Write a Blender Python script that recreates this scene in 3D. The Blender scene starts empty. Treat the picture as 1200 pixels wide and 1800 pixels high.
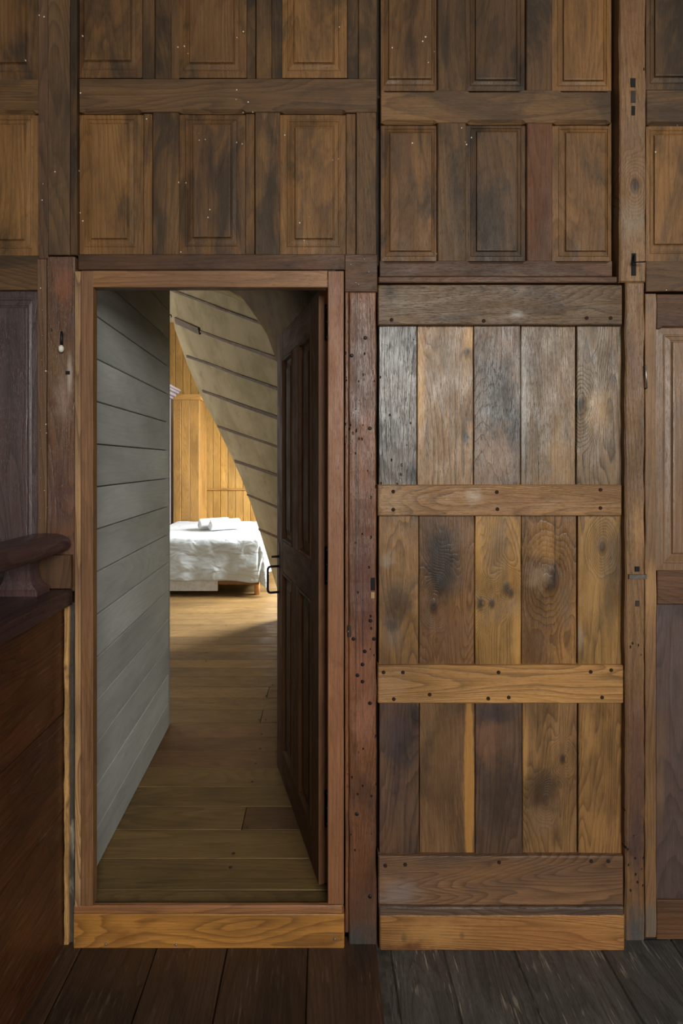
import bpy, bmesh, math, random
from mathutils import Vector, noise as mnoise
random.seed(7)
scene = bpy.context.scene
COL = scene.collection

# ------------------------------------------------------------------ camera, light, exposure
F = 883.0            # focal length in pixels of the 1200x1800 frame
D = 1.63             # camera distance to the panelled wall (plane y = 0)
CZ = 1.58            # camera height
PX, PY = 565.0, 813.0
cam_d = bpy.data.cameras.new('camera')
cam = bpy.data.objects.new('camera', cam_d)
COL.objects.link(cam)
cam.location = (0, -D, CZ)
cam.rotation_euler = (math.pi / 2, 0, 0)
cam_d.sensor_fit = 'VERTICAL'
cam_d.sensor_height = 36.0
cam_d.lens = F / 1800.0 * 36.0
cam_d.shift_x = (600 - PX) / 1800.0
cam_d.shift_y = -(900 - PY) / 1800.0
cam_d.clip_start = 0.02
scene.camera = cam

world = bpy.data.worlds.new('world')
scene.world = world
world.use_nodes = True
bg = world.node_tree.nodes['Background']
bg.inputs[0].default_value = (0.92, 0.93, 0.92, 1)
bg.inputs[1].default_value = 0.13

def area(name, loc, target, sx, sy, power, color):
    l = bpy.data.lights.new(name, 'AREA')
    l.shape = 'RECTANGLE'
    l.size, l.size_y, l.energy, l.color = sx, sy, power, color
    o = bpy.data.objects.new(name, l)
    COL.objects.link(o)
    o.location = loc
    o.rotation_euler = (Vector(target) - Vector(loc)).to_track_quat('-Z', 'Y').to_euler()
    return o

area('hall_window_light', (1.5, -4.6, 2.6), (0.3, 0, 1.2), 2.3, 1.9, 214, (1.0, 0.985, 0.925))
area('bedroom_window_light', (1.02, 3.9, 2.05), (-0.8, 2.9, 0.15), 1.1, 1.5, 430, (0.97, 0.985, 1.0))
area('bedroom_fill_light', (-3.3, 3.0, 2.0), (-.3, 2.6, 1.2), 1.4, 1.4, 22, (0.97, 0.985, 1.0))  # added fill for the sloped wall and bed front, without a window

vs = scene.view_settings
vs.view_transform = 'Standard'
vs.look = 'None'
vs.gamma = 1.0
vs.exposure = 0.0
vs.use_curve_mapping = False

# ------------------------------------------------------------------ helpers
def W(px, py, y=0.0):
    k = (D + y) / F
    return Vector(((px - PX) * k, y, CZ - (py - PY) * k))

def ray_plane(px, py, p0, n):
    o = Vector((0, -D, CZ))
    d = Vector(((px - PX) / F, 1.0, -(py - PY) / F))
    t = (Vector(p0) - o).dot(n) / d.dot(n)
    return o + d * t

WLOC = {}
def empty(name, loc=(0, 0, 0), label=None, cat=None, group=None, kind=None, rotz=0.0):
    o = bpy.data.objects.new(name, None)
    COL.objects.link(o)
    o.empty_display_size = 0.1
    o.location = loc
    o.rotation_euler = (0, 0, rotz)
    WLOC[o.name] = Vector(loc)
    tag(o, label, cat, group, kind)
    return o

def tag(o, label=None, cat=None, group=None, kind=None):
    if label: o['label'] = label
    if cat: o['category'] = cat
    if group: o['group'] = group
    if kind: o['kind'] = kind
    return o

def link(name, me, loc, parent, mat, smooth=False, local=False):
    o = bpy.data.objects.new(name, me)
    COL.objects.link(o)
    loc = Vector(loc)
    if parent is not None:
        o.parent = parent
        o.location = loc if local else loc - WLOC[parent.name]
    else:
        o.location = loc
    WLOC[o.name] = loc
    if mat is not None and not me.materials:
        me.materials.append(mat)
    if smooth:
        for p in me.polygons: p.use_smooth = True
    return o

def mesh(name, verts, faces):
    me = bpy.data.meshes.new(name)
    me.from_pydata([tuple(v) for v in verts], [], faces)
    bm = bmesh.new(); bm.from_mesh(me)
    bmesh.ops.recalc_face_normals(bm, faces=bm.faces)
    bm.to_mesh(me); bm.free()
    me.update()
    return me

def nz(t, seed, freq):
    return mnoise.noise(Vector((t * freq, seed * 7.31, seed * 1.7)))

SEED = [0]
def board_mesh(w, l, th, axis='z', ch=0.002, jit=0.0008, seg=None, lo_cut=(), hi_cut=(), freq=9.0, out='y-', colj=0.0):
    """Board centred on the origin. Long side l along `axis`, width w across, front face towards `out`."""
    SEED[0] += 1
    s = SEED[0]
    n = seg or max(2, min(14, int(l / 0.07)))
    ch = min(ch, w * 0.3, l * 0.3)
    ts = [-l / 2, -l / 2 + ch] + [-l / 2 + ch + (l - 2 * ch) * i / n for i in range(1, n)] + [l / 2 - ch, l / 2]
    for a, b in list(lo_cut) + list(hi_cut):
        ts += [a, a + 0.012, b - 0.012, b]
    ts = sorted(set(round(t, 5) for t in ts if -l / 2 <= t <= l / 2))
    rows = []
    for t in ts:
        end = abs(abs(t) - l / 2) < 1e-4
        jl = jit * nz(t, s, freq); jh = jit * nz(t, s + 0.37, freq)
        jf = 0.6 * jit * nz(t, s + 0.71, freq)
        if colj: jl += colj * max(0, nz(t, s + .11, freq * .8)); jh -= colj * max(0, nz(t, s + .19, freq * .8))
        cl = chh = ch
        for a, b in lo_cut:
            if a + 0.006 < t < b - 0.006: cl = 0.010
        for a, b in hi_cut:
            if a + 0.006 < t < b - 0.006: chh = 0.010
        e = ch if end else 0.0
        f = th / 2 - e + jf
        rows.append([(-w / 2 + jl, -th / 2), (-w / 2 + jl, f - cl), (-w / 2 + jl + cl, f), (0, f + 0.3 * jf),
                     (w / 2 + jh - chh, f), (w / 2 + jh, f - chh), (w / 2 + jh, -th / 2)])
    verts, faces = [], []
    for t, r in zip(ts, rows):
        for (a, d) in r:
            if axis == 'z': verts.append((a, -d, t))
            elif axis == 'x': verts.append((t, -d, a))
            elif axis == 'fx': verts.append((t, a, d))      # floor board along x
            elif axis == 'fy': verts.append((a, t, d))      # floor board along y
            elif axis == 'wy': verts.append((d, t, a))      # wall facing +x, board along y
    k = 7
    for i in range(len(ts) - 1):
        for j in range(k):
            j2 = (j + 1) % k
            faces.append((i * k + j, i * k + j2, (i + 1) * k + j2, (i + 1) * k + j))
    faces.append(tuple(range(k)))
    faces.append(tuple((len(ts) - 1) * k + j for j in range(k)))
    return mesh('board', verts, faces)

def board(name, parent, x0, y0, x1, y1, yf, mat, th=0.03, axis='z', cuts=(), hcuts=(), **kw):
    """Board on the front wall given by the pixels it covers at depth yf (its front face)."""
    a, b = W(x0, y0, yf), W(x1, y1, yf)
    w, h = b.x - a.x, a.z - b.z
    c = Vector(((a.x + b.x) / 2, yf + th / 2, (a.z + b.z) / 2))
    kx = (D + yf) / F
    conv = lambda L: [((p - PX) * kx - c.x, (q - PX) * kx - c.x) for p, q in L]
    if axis == 'z': me = board_mesh(w, h, th, 'z', **kw)
    else: me = board_mesh(h, w, th, 'x', lo_cut=conv(cuts), hi_cut=conv(hcuts), **kw)
    return link(name, me, c, parent, mat)

def rings_mesh(rings, closed_back=False):
    """rings: list of (x0,x1,z0,z1,y) rectangles joined to one another, last filled."""
    v, f = [], []
    for (x0, x1, z0, z1, y) in rings:
        v += [(x0, y, z0), (x1, y, z0), (x1, y, z1), (x0, y, z1)]
    for i in range(len(rings) - 1):
        for j in range(4):
            j2 = (j + 1) % 4
            f.append((i * 4 + j, i * 4 + j2, i * 4 + 4 + j2, i * 4 + 4 + j))
    m = (len(rings) - 1) * 4
    f.append((m, m + 1, m + 2, m + 3))
    f.append((0, 1, 2, 3))
    return mesh('panel', v, f)

def raised(name, parent, o, fl, y0, mat, rise=0.007):
    """Raised and fielded panel: o and fl = pixel rectangles (x0,y0,x1,y1)."""
    a, b = W(o[0], o[1], y0), W(o[2], o[3], y0)
    c, d = W(fl[0], fl[1], y0), W(fl[2], fl[3], y0)
    cen = Vector(((a.x + b.x) / 2, y0, (a.z + b.z) / 2))
    def R(t, y):
        return (a.x + (c.x - a.x) * t - cen.x, b.x + (d.x - b.x) * t - cen.x,
                b.z + (d.z - b.z) * t - cen.z, a.z + (c.z - a.z) * t - cen.z, y)
    s = 0.004
    e = R(1, 0)
    me = rings_mesh([R(0, 0.02), R(0, 0.0), R(.45, -.0012), R(.5, -.0032), R(.56, -.0032), R(.6, -.0008), R(.86, -.0035), R(.9, -.0015),
                     R(.94, -.0015), R(1, -rise), (e[0] + s, e[1] - s, e[2] + s, e[3] - s, -rise - .0008)])
    return link(name, me, cen, parent, mat)

def plain_box(name, parent, lo, hi, mat, ch=0.0, kind=None):
    lo, hi = Vector(lo), Vector(hi)
    c = (lo + hi) / 2
    h = (hi - lo) / 2
    bm = bmesh.new()
    bmesh.ops.create_cube(bm, size=2.0)
    for v in bm.verts: v.co = Vector((v.co.x * h.x, v.co.y * h.y, v.co.z * h.z))
    if ch: bmesh.ops.bevel(bm, geom=list(bm.edges), offset=ch, segments=2, affect='EDGES', profile=0.6)
    me = bpy.data.meshes.new('box'); bm.to_mesh(me); bm.free()
    o = link(name, me, c, parent, mat)
    if kind: o['kind'] = kind
    return o

def tube_mesh(path, r, n=10, cap=True):
    path = [Vector(p) for p in path]
    rr = r if isinstance(r, (list, tuple)) else [r] * len(path)
    v, f = [], []
    up = Vector((0.13, 0.2, 1)).normalized()
    for i, p in enumerate(path):
        d = (path[min(i + 1, len(path) - 1)] - path[max(i - 1, 0)]).normalized()
        if i == 0:
            a = d.cross(up)
            if a.length < 1e-2: a = d.cross(Vector((1, 0, 0)))
        else:
            a = a - d * a.dot(d)
        a.normalize(); b = d.cross(a)
        for k in range(n):
            t = 2 * math.pi * k / n
            v.append(p + (a * math.cos(t) + b * math.sin(t)) * rr[i])
    for i in range(len(path) - 1):
        for k in range(n):
            k2 = (k + 1) % n
            f.append((i * n + k, i * n + k2, (i + 1) * n + k2, (i + 1) * n + k))
    if cap:
        f.append(tuple(range(n))); f.append(tuple((len(path) - 1) * n + k for k in range(n)))
    return mesh('tube', v, f)

# ------------------------------------------------------------------ materials
def lin(c):
    f = lambda u: u / 12.92 if u <= 0.04045 else ((u + 0.055) / 1.055) ** 2.4
    return tuple(f(v / 255.0) for v in c[:3]) + (1.0,)

class NT:
    def __init__(self, name):
        self.m = bpy.data.materials.new(name)
        self.m.use_nodes = True
        self.t = self.m.node_tree
        self.t.nodes.clear()
        self.out = self.t.nodes.new('ShaderNodeOutputMaterial')
        self.b = self.t.nodes.new('ShaderNodeBsdfPrincipled')
        self.t.links.new(self.b.outputs[0], self.out.inputs[0])
    def put(self, sock, v):
        if isinstance(v, bpy.types.NodeSocket): self.t.links.new(v, sock)
        elif v is not None: sock.default_value = v
    def math(self, op, a, b=None, clamp=False):
        n = self.t.nodes.new('ShaderNodeMath'); n.operation = op; n.use_clamp = clamp
        self.put(n.inputs[0], a)
        if b is not None: self.put(n.inputs[1], b)
        return n.outputs[0]
    def vmath(self, op, a, b=None, out=0):
        n = self.t.nodes.new('ShaderNodeVectorMath'); n.operation = op
        self.put(n.inputs[0], a)
        if b is not None: self.put(n.inputs[1], b)
        return n.outputs[out]
    def noise(self, vec, scale, detail=2.0, rough=0.5, dist=0.0, color=False):
        n = self.t.nodes.new('ShaderNodeTexNoise')
        self.put(n.inputs['Vector'], vec)
        n.inputs['Scale'].default_value = scale; n.inputs['Detail'].default_value = detail
        n.inputs['Roughness'].default_value = rough; n.inputs['Distortion'].default_value = dist
        return n.outputs[1 if color else 0]
    def rng(self, v, a, b, c=0.0, d=1.0, smooth=True):
        n = self.t.nodes.new('ShaderNodeMapRange')
        n.interpolation_type = 'SMOOTHSTEP' if smooth else 'LINEAR'
        self.put(n.inputs[0], v)
        for i, q in enumerate((a, b, c, d)): self.put(n.inputs[1 + i], q)
        return n.outputs[0]
    def mix(self, f, a, b, mode='MIX'):
        n = self.t.nodes.new('ShaderNodeMix'); n.data_type = 'RGBA'; n.blend_type = mode
        self.put(n.inputs[0], f); self.put(n.inputs[6], a); self.put(n.inputs[7], b)
        return n.outputs[2]
    def rgb(self, c):
        n = self.t.nodes.new('ShaderNodeRGB'); n.outputs[0].default_value = lin(c); return n.outputs[0]
    def obj(self):
        n = self.t.nodes.new('ShaderNodeTexCoord'); return n.outputs['Object']
    def rand(self):
        n = self.t.nodes.new('ShaderNodeObjectInfo'); return n.outputs['Random']
    def pos(self):
        n = self.t.nodes.new('ShaderNodeNewGeometry'); return n.outputs['Position']
    def bump(self, h, strength, dist):
        n = self.t.nodes.new('ShaderNodeBump')
        n.inputs['Strength'].default_value = strength; n.inputs['Distance'].default_value = dist
        self.put(n.inputs['Height'], h); return n.outputs[0]

AXS = {'z': (1, 1, .13), 'x': (.13, 1, 1), 'y': (1, .13, 1)}
def wood(name, light, dark, axis='z', stain=(34, 25, 18), stain_amt=.55, stain_lo=.47, rings=13, ring_amt=.6, pores=.5, rough=.5,
         bump=.5, spots=(), knots=(), flecks=0, scale=1.0, stain_scale=4.0, var=.25, fig=5.0, spec=.5, fiber=.24, scratch=0.0, ripple=1.0, pits=0.0, stain_w=.2):
    """Procedural timber. spots: (px,py,rx,ry,colour,strength[,soft]) and knots: (px,py,r) are stains, cracks, sheen put into the colour, and knots."""
    N = NT(name)
    pos = N.pos(); rnd = N.rand()
    off = N.vmath('SCALE', (17.3, 9.1, 23.7)); N.put(off.node.inputs['Scale'], rnd)
    base = N.vmath('ADD', N.obj(), off)
    ax = AXS[axis]
    p = N.vmath('MULTIPLY', base, ax)
    fn = N.noise(p, fig * scale, 1.6, .45, .5)
    field = N.math('MULTIPLY', N.math('ADD', fn, N.math('MULTIPLY', N.noise(p, fig * 5 * scale, 2, .5), .05)), rings * 3.0)
    core = None
    for (kx, ky, kr) in knots:
        c = W(kx, ky, 0); r = kr / 542.0
        st = (1, 0, .55) if axis == 'z' else (.55, 0, 1)
        d = N.vmath('LENGTH', N.vmath('MULTIPLY', N.vmath('SUBTRACT', pos, tuple(c)), st), out=1)
        g = N.rng(d, 0.0, r * 4.5, 9.0, 0.0)
        field = N.math('ADD', field, g)
        k = N.rng(d, r * .25, r * 1.3, 1.0, 0.0)
        core = k if core is None else N.math('MAXIMUM', core, k)
    fr = N.math('FRACT', field)
    ring = N.math('MULTIPLY', N.math('POWER', fr, 2.2), N.rng(fr, .88, 1.0, 1.0, .0))
    ring = N.math('MULTIPLY', ring, ring_amt)
    col = N.mix(ring, N.rgb(light), N.rgb(tuple(v * .78 for v in dark)))
    ff = tuple(1 if a == 1 else .02 for a in ax)
    fib = N.noise(N.vmath('MULTIPLY', base, ff), 260 * scale, 3, .65)
    fibf = N.rng(fib, .3, .7, 1 - fiber, 1 + fiber * .7, False)
    col = N.mix(1.0, col, fibf, 'MULTIPLY')
    fp = tuple(1 if a == 1 else .06 for a in ax)
    por = N.rng(N.noise(N.vmath('MULTIPLY', base, fp), 760 * scale, 2, .5), .56, .70)
    col = N.mix(N.math('MULTIPLY', por, pores * .6), col, N.rgb(tuple(v * .5 for v in dark)))
    fs = tuple(1 if a == 1 else .38 for a in ax)
    sp = N.vmath('MULTIPLY', base, fs)
    sn = N.noise(sp, stain_scale, 6, .62, .6)
    smask = N.math('MULTIPLY', N.rng(sn, stain_lo, stain_lo + stain_w), stain_amt)
    col = N.mix(smask, col, N.rgb(stain))
    lt = N.noise(N.vmath('ADD', sp, (5.2, 3.3, 8.8)), stain_scale * .8, 3, .5)
    col = N.mix(1.0, col, N.rng(lt, .3, .7, .74, 1.22, False), 'MULTIPLY')
    if core is not None:
        col = N.mix(N.math('MULTIPLY', core, .8), col, N.rgb((40, 30, 24)))
    wn = N.vmath('SUBTRACT', N.noise(pos, 16, 5, .65, 0, True), (.5, .5, .5))
    def wobbled(amount):
        w_ = N.vmath('SCALE', wn); w_.node.inputs['Scale'].default_value = amount
        return N.vmath('ADD', pos, w_)
    if scratch:
        fq = tuple(1 if a == 1 else .03 for a in ax)
        sq = N.noise(N.vmath('ADD', N.vmath('MULTIPLY', base, fq), N.vmath('SCALE', N.vmath('MULTIPLY', base, (0, .06, 0)))), 120, 3, .6)
        sm_ = N.math('MULTIPLY', N.rng(sq, .57, .67), N.rng(N.noise(base, 7, 3, .6), .45, .6))
        col = N.mix(N.math('MULTIPLY', sm_, scratch), col, N.rgb((150, 138, 124)))
    for s in spots:
        c = W(s[0], s[1], 0); soft = s[6] if len(s) > 6 else .15
        wpos = wobbled(min(min(s[2], s[3]) / 542.0 * (2.6 if max(s[2], s[3]) < 5 * min(s[2], s[3]) else .9), .12))
        d = N.vmath('LENGTH', N.vmath('MULTIPLY', N.vmath('SUBTRACT', wpos, tuple(c)), (542.0 / (s[2] * 1.25), 0, 542.0 / (s[3] * 1.25))), out=1)
        col = N.mix(N.rng(d, soft, 1.05, s[5], 0.0), col, N.mix(.55, N.rgb(s[4]), N.mix(1.0, N.rgb(s[4]), fibf, 'MULTIPLY')))
    v = N.rng(N.math('FRACT', N.math('MULTIPLY', rnd, 7.13)), 0, 1, 1 - var, 1 + var, False)
    col = N.mix(1.0, col, v, 'MULTIPLY')
    fl = None
    pitm = None
    if pits:
        pv = N.t.nodes.new('ShaderNodeTexVoronoi'); pv.inputs['Scale'].default_value = 55
        N.put(pv.inputs['Vector'], N.vmath('MULTIPLY', pos, (1, 0, .6)))
        pp = N.math('GREATER_THAN', N.math('ADD', N.noise(pv.outputs['Position'], 3.1, 2), N.math('MULTIPLY', N.noise(pv.outputs['Position'], 90, 0), .25)), .80 - pits)
        pitm = N.math('MULTIPLY', N.rng(N.math('ADD', pv.outputs['Distance'], N.math('MULTIPLY', N.noise(pos, 160, 1), .15)), .16, .26, 1.0, 0.0), pp)
        col = N.mix(N.math('MULTIPLY', pitm, .9), col, N.rgb((22, 17, 14)))
    if flecks:
        vn = N.t.nodes.new('ShaderNodeTexVoronoi'); vn.inputs['Scale'].default_value = 42
        N.put(vn.inputs['Vector'], pos)
        pick = N.math('GREATER_THAN', N.noise(vn.outputs['Position'], 9.7, 0), .86 - flecks)
        fl = N.math('MULTIPLY', N.math('LESS_THAN', N.math('ADD', vn.outputs['Distance'], N.math('MULTIPLY', fib, .14)), .17), pick)
        col = N.mix(fl, col, N.rgb((206, 194, 168)))
    N.put(N.b.inputs['Base Color'], col)
    rn = N.noise(sp, 22, 3, .6)
    N.put(N.b.inputs['Roughness'], N.math('ADD', N.rng(rn, .3, .7, rough - .1, rough + .14, False), N.math('MULTIPLY', por, .1), True))
    N.b.inputs['Specular IOR Level'].default_value = spec
    h = N.math('ADD', N.math('MULTIPLY', fib, .35), N.math('MULTIPLY', por, -.12))
    h = N.math('ADD', h, N.math('MULTIPLY', ring, -.3))
    h = N.math('ADD', h, N.math('MULTIPLY', N.noise(sp, 24, 1.5, .5), ripple))
    if pitm is not None: h = N.math('ADD', h, N.math('MULTIPLY', pitm, -2.5))
    if core is not None: h = N.math('ADD', h, N.math('MULTIPLY', core, .8))
    N.put(N.b.inputs['Normal'], N.bump(h, bump, .0035))
    return N.m

def plain(name, c, rough=.6, metal=0.0, nscale=30, amt=.15, bump=.1, spec=.5, trans=0.0):
    N = NT(name)
    n = N.noise(N.obj(), nscale, 4, .6)
    col = N.mix(1.0, N.rgb(c), N.rng(n, .3, .7, 1 - amt, 1 + amt, False), 'MULTIPLY')
    N.put(N.b.inputs['Base Color'], col)
    N.b.inputs['Roughness'].default_value = rough
    N.b.inputs['Metallic'].default_value = metal
    N.b.inputs['Specular IOR Level'].default_value = spec
    N.put(N.b.inputs['Normal'], N.bump(n, bump, .003))
    return N.m

RED = (98, 52, 38); BLK = (26, 21, 18); DKB = (50, 36, 27); GRY = (128, 118, 106); HON = (176, 126, 62); ORG = (140, 86, 38)
M = {}
UP = dict(stain_scale=7.0, stain_w=.2, pores=.55, rough=.55, spec=.35)
M['oak'] = wood('oak_panel', (106, 73, 39), (66, 44, 25), stain=(42, 31, 20), stain_amt=.8, stain_lo=.43, ring_amt=.5, rings=8, flecks=.2, var=.1, **UP)
M['oak_warm'] = wood('oak_panel_warm', (118, 82, 43), (76, 51, 28), stain=(54, 40, 23), stain_amt=.75, stain_lo=.46, ring_amt=.45, rings=8, flecks=.2, var=.1, **UP)
M['oak_dark'] = wood('oak_panel_dark', (86, 60, 34), (54, 38, 24), stain=(36, 28, 19), stain_amt=.8, stain_lo=.42, ring_amt=.5, rings=8, flecks=.12, var=.1, **UP)
M['rail'] = wood('oak_rail', (90, 64, 38), (56, 39, 25), 'x', stain=(42, 32, 22), stain_amt=.65, stain_lo=.46, ring_amt=.6, rings=10, flecks=.2, var=.08, **UP)
M['rail_warm'] = wood('oak_rail_warm', (108, 77, 44), (66, 46, 28), 'x', stain=(50, 37, 24), stain_amt=.65, stain_lo=.46, ring_amt=.6, rings=10, var=.08, **UP)
M['rail_red'] = wood('oak_rail_reddish', (92, 62, 40), (58, 38, 27), 'x', stain=(46, 34, 27), stain_amt=.6, stain_lo=.46, ring_amt=.5, rings=9, var=.08, **UP)
M['stile'] = wood('oak_stile', (98, 69, 38), (60, 42, 25), stain=(40, 30, 19), stain_amt=.75, stain_lo=.43, ring_amt=.5, rings=8, flecks=.12, var=.12, **UP)
M['stile_red'] = wood('oak_stile_red', (104, 66, 42), (74, 46, 31), stain=(58, 40, 27), stain_amt=.5, ring_amt=.5, rings=16, rough=.6, spec=.3, pores=.4)
M['backing'] = wood('dark_backing', (40, 30, 22), (24, 18, 14), stain_amt=.3, rough=.8)

# ------------------------------------------------------------------ the panelled wall
OP_L, OP_R, OP_T = -.800, W(600, 0, 0).x, 2.21
wall = plain_box('wall_front', None, (-2.2, 0.045, OP_T), (2.2, 0.10, 3.5), M['backing'], kind='structure')
tag(wall, 'dark oak panelled wall with old posts, rails and raised panels', 'wall')
wl = wall
plain_box('backing_board', wl, (-2.2, 0.045, -.05), (OP_L, 0.10, OP_T), M['backing'])
plain_box('backing_board', wl, (OP_R, 0.045, -.05), (2.2, 0.10, OP_T), M['backing'])

board('filler', wl, 133, -160, 142, 448, .030, M['backing'], th=.012)
# upper bays, left of the middle gap
rl = M['rail']
top1 = [((140, -160, 250, 137), (150, -130, 230, 108), 'oak'), ((312, -160, 434, 137), (334, -130, 410, 112), 'oak'), ((495, -160, 611, 137), (517, -130, 584, 112), 'oak_warm')]
row2 = [((140, 197, 252, 447), (162, 221, 224, 420), 'oak_warm'), ((314, 197, 432, 447), (340, 222, 405, 418), 'oak'), ((492, 197, 609, 447), (519, 227, 584, 420), 'oak_warm')]
for o, f, m in top1 + row2:
    raised('panel', wl, o, f, .014, M[m])
for x0, x1, y in ((250, 271, .011), (272, 300, .004), (300, 314, .011), (433, 449, .011), (450, 477, .004), (477, 496, .011), (610, 630, .009), (630, 662, .004)):
    board('stile', wl, x0, -160, x1, 139, y, M['stile' if x1 - x0 > 20 else 'oak_dark'], ch=.0025)
board('rail', wl, 139, 138, 662, 197, .000, rl, axis='x', cuts=((142, 250), (314, 432), (494, 608)), th=.04, ch=.002, jit=.0015)
for x0, x1, y in ((252, 267, .009), (268, 314, .003), (431, 447, .009), (448, 492, .003), (608, 625, .008), (626, 661, .003)):
    board('stile', wl, x0, 197, x1, 448, y, M['stile' if x1 - x0 > 20 else 'oak'], ch=.0025)
board('rail', wl, 137, 447, 606, 474, -.002, M['rail_red'], axis='x', th=.04, jit=.001)
blk = board('rail', wl, 606, 447, 663, 513, -.002, M['rail_red'], axis='x', th=.04, jit=.0012)

# upper bays, right of the gap
top2 = [((669, -160, 770, 160), (683, -130, 757, 140), 'oak'), ((818, -160, 926, 160), (835, -130, 905, 142), 'oak_dark'), ((970, -160, 1074, 160), (989, -130, 1058, 143), 'oak_warm')]
row4 = [((669, 216, 770, 459), (685, 236, 757, 442), 'oak'), ((818, 216, 926, 459), (837, 234, 906, 442), 'oak_dark'), ((970, 216, 1074, 459), (993, 236, 1062, 442), 'oak_warm')]
for o, f, m in top2 + row4:
    raised('panel', wl, o, f, .022, M[m])
for x0, x1, m in ((769, 819, 'stile'), (925, 971, 'oak_dark')):
    board('stile', wl, x0, -160, x1, 160, .010, M[m], ch=.003)
for x0, x1, m in ((769, 819, 'stile'), (926, 971, 'stile_red')):
    board('stile', wl, x0, 214, x1, 460, .010, M[m], ch=.003)
board('rail', wl, 669, 158, 1074, 216, .007, M['rail_warm'], axis='x', cuts=((671, 768), (820, 924), (973, 1072)), hcuts=((671, 768), (820, 918), (982, 1072)), th=.04, jit=.0015)
board('rail', wl, 667, 458, 1076, 486, .005, M['rail_red'], axis='x', hcuts=((671, 768), (820, 924), (973, 1072)), th=.04)
board('rail', wl, 665, 486, 1088, 497, .001, M['rail_red'], axis='x', th=.04, ch=.003)

# left of the left post
raised('panel', wl, (-160, -160, 68, 140), (-130, -130, 46, 112), .016, M['oak'])
board('rail', wl, -162, 139, 69, 199, .006, M['rail_warm'], axis='x', cuts=((-160, 64),), th=.035)
raised('panel', wl, (-160, 197, 68, 450), (-130, 222, 44, 422), .016, M['oak_warm'])
board('rail', wl, -162, 449, 69, 510, .006, M['rail'], axis='x', th=.035)
M['plum'] = wood('plum_panel', (74, 57, 55), (50, 39, 39), var=.03, stain=(48, 36, 32), stain_amt=.5, rings=11, ring_amt=.7, pores=.6, rough=.42, stain_scale=3, spec=.6)
raised('panel', wl, (-160, 508, 66, 1040), (-130, 542, 50, 1015), .016, M['plum'], rise=.006)
board('rail', wl, -162, 1030, 110, 1700, .012, M['backing'], axis='x', th=.03)
M['strip'] = wood('strip_batten', (104, 74, 50), (68, 46, 34), stain=(44, 34, 28), stain_amt=.5, rings=9, rough=.45, flecks=.3)
board('stile', wl, 67, -160, 84, 455, .002, M['strip'], jit=.0015)
lst = board('stile', wl, 65, 455, 81, 1050, .000, M['strip'], jit=.002, seg=30)
M['post_up'] = wood('post_left_upper', (94, 67, 38), (62, 44, 28), stain=(44, 34, 24), stain_amt=.6, stain_scale=7, rings=9, flecks=.2, rough=.5)
board('post', wl, 84, -160, 122, 448, -.006, M['post_up'], th=.05, jit=.0015, seg=24)
board('post_bead', wl, 122.5, -160, 134.5, 448, -.004, M['oak_dark'], th=.05, ch=.003)
M['post_l'] = wood('post_left_lower', (100, 68, 47), (66, 44, 33), var=.03, stain=(58, 42, 40), stain_amt=.55, stain_scale=6, rings=9, rough=.36, spec=.6, bump=.8, pits=.08,
                   spots=((98, 640, 26, 60, (104, 78, 44), .55), (112, 700, 16, 50, (146, 122, 108), .55, .1), (124, 660, 5, 40, (190, 178, 162), .6, .1),  # the pale patches are highlights painted into the post colour
                          (115, 505, 22, 40, (128, 76, 50), .6), (105, 860, 24, 80, (76, 48, 46), .6)))
board('post', wl, 82, 450, 131, 1040, -.006, M['post_l'], th=.05, jit=.003, seg=40, ch=.004)

# middle post
M['post_m'] = wood('post_middle', (122, 77, 48), (82, 49, 33), pits=.12, stain=(60, 41, 31), stain_amt=.6, var=.03, stain_scale=5, rings=10, ring_amt=.5, rough=.42, bump=1.0, pores=.6, spec=.55,
                   spots=((637, 1130, 1.3, 120, BLK, .9, .6), (625, 880, 1.2, 380, BLK, .7, .8), (636, 620, 34, 110, (86, 56, 42), .6), (640, 1010, 30, 150, (70, 42, 40), .65), (640, 1260, 22, 60, (156, 104, 82), .45, .1),
                          (636, 1180, 30, 60, (128, 80, 56), .5), (640, 1600, 40, 60, (92, 66, 52), .6), (630, 1660, 46, 42, (62, 62, 60), .9)))
pm = board('post', wl, 613, 513, 661, 1668, -.008, M['post_m'], th=.06, jit=.003, seg=70, ch=.004, freq=14)
board('post_bead', wl, 606.5, 513, 612.5, 1640, -.001, M['post_m'], th=.05, ch=.002, jit=.0015, seg=40)
# right post and what lies right of it
M['post_r'] = wood('post_right', (118, 85, 51), (78, 54, 34), var=.04, stain=(66, 49, 35), stain_amt=.55, stain_scale=6, rings=9, rough=.5, bump=1.0, pores=.5, pits=.08,
                   knots=((1112, 330, 9),),
                   spots=((1112, 60, 36, 60, (112, 72, 40), .55), (1110, 390, 30, 40, (128, 112, 92), .55), (1112, 240, 30, 60, (104, 80, 58), .5),
                          (1115, 1380, 26, 230, (80, 52, 44), .75), (1115, 1480, 20, 60, (66, 48, 46), .7), (1115, 1630, 30, 46, (74, 74, 74), .85),
                          (1118, 930, 14, 60, (172, 128, 80), .5), (1115, 640, 18, 60, (110, 80, 66), .6)))
board('post', wl, 1089, -160, 1135, 496, -.012, M['post_r'], th=.06, jit=.003, seg=40, ch=.004, freq=14)
board('post', wl, 1099, 496, 1133, 1655, -.012, M['post_r'], th=.06, jit=.003, seg=70, ch=.004, freq=14)
M['strip_r'] = wood('strip_right', (134, 97, 60), (90, 64, 40), var=.04, stain=(74, 57, 45), stain_amt=.4, stain_scale=6, rings=9, rough=.5,
                    spots=((1143, 1040, 20, 60, (168, 126, 78), .5), (1144, 1620, 22, 40, (96, 90, 82), .7)))
board('post', wl, 1133.5, 516, 1153, 1648, -.004, M['strip_r'], th=.05, jit=.003, seg=60, freq=10)
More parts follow.
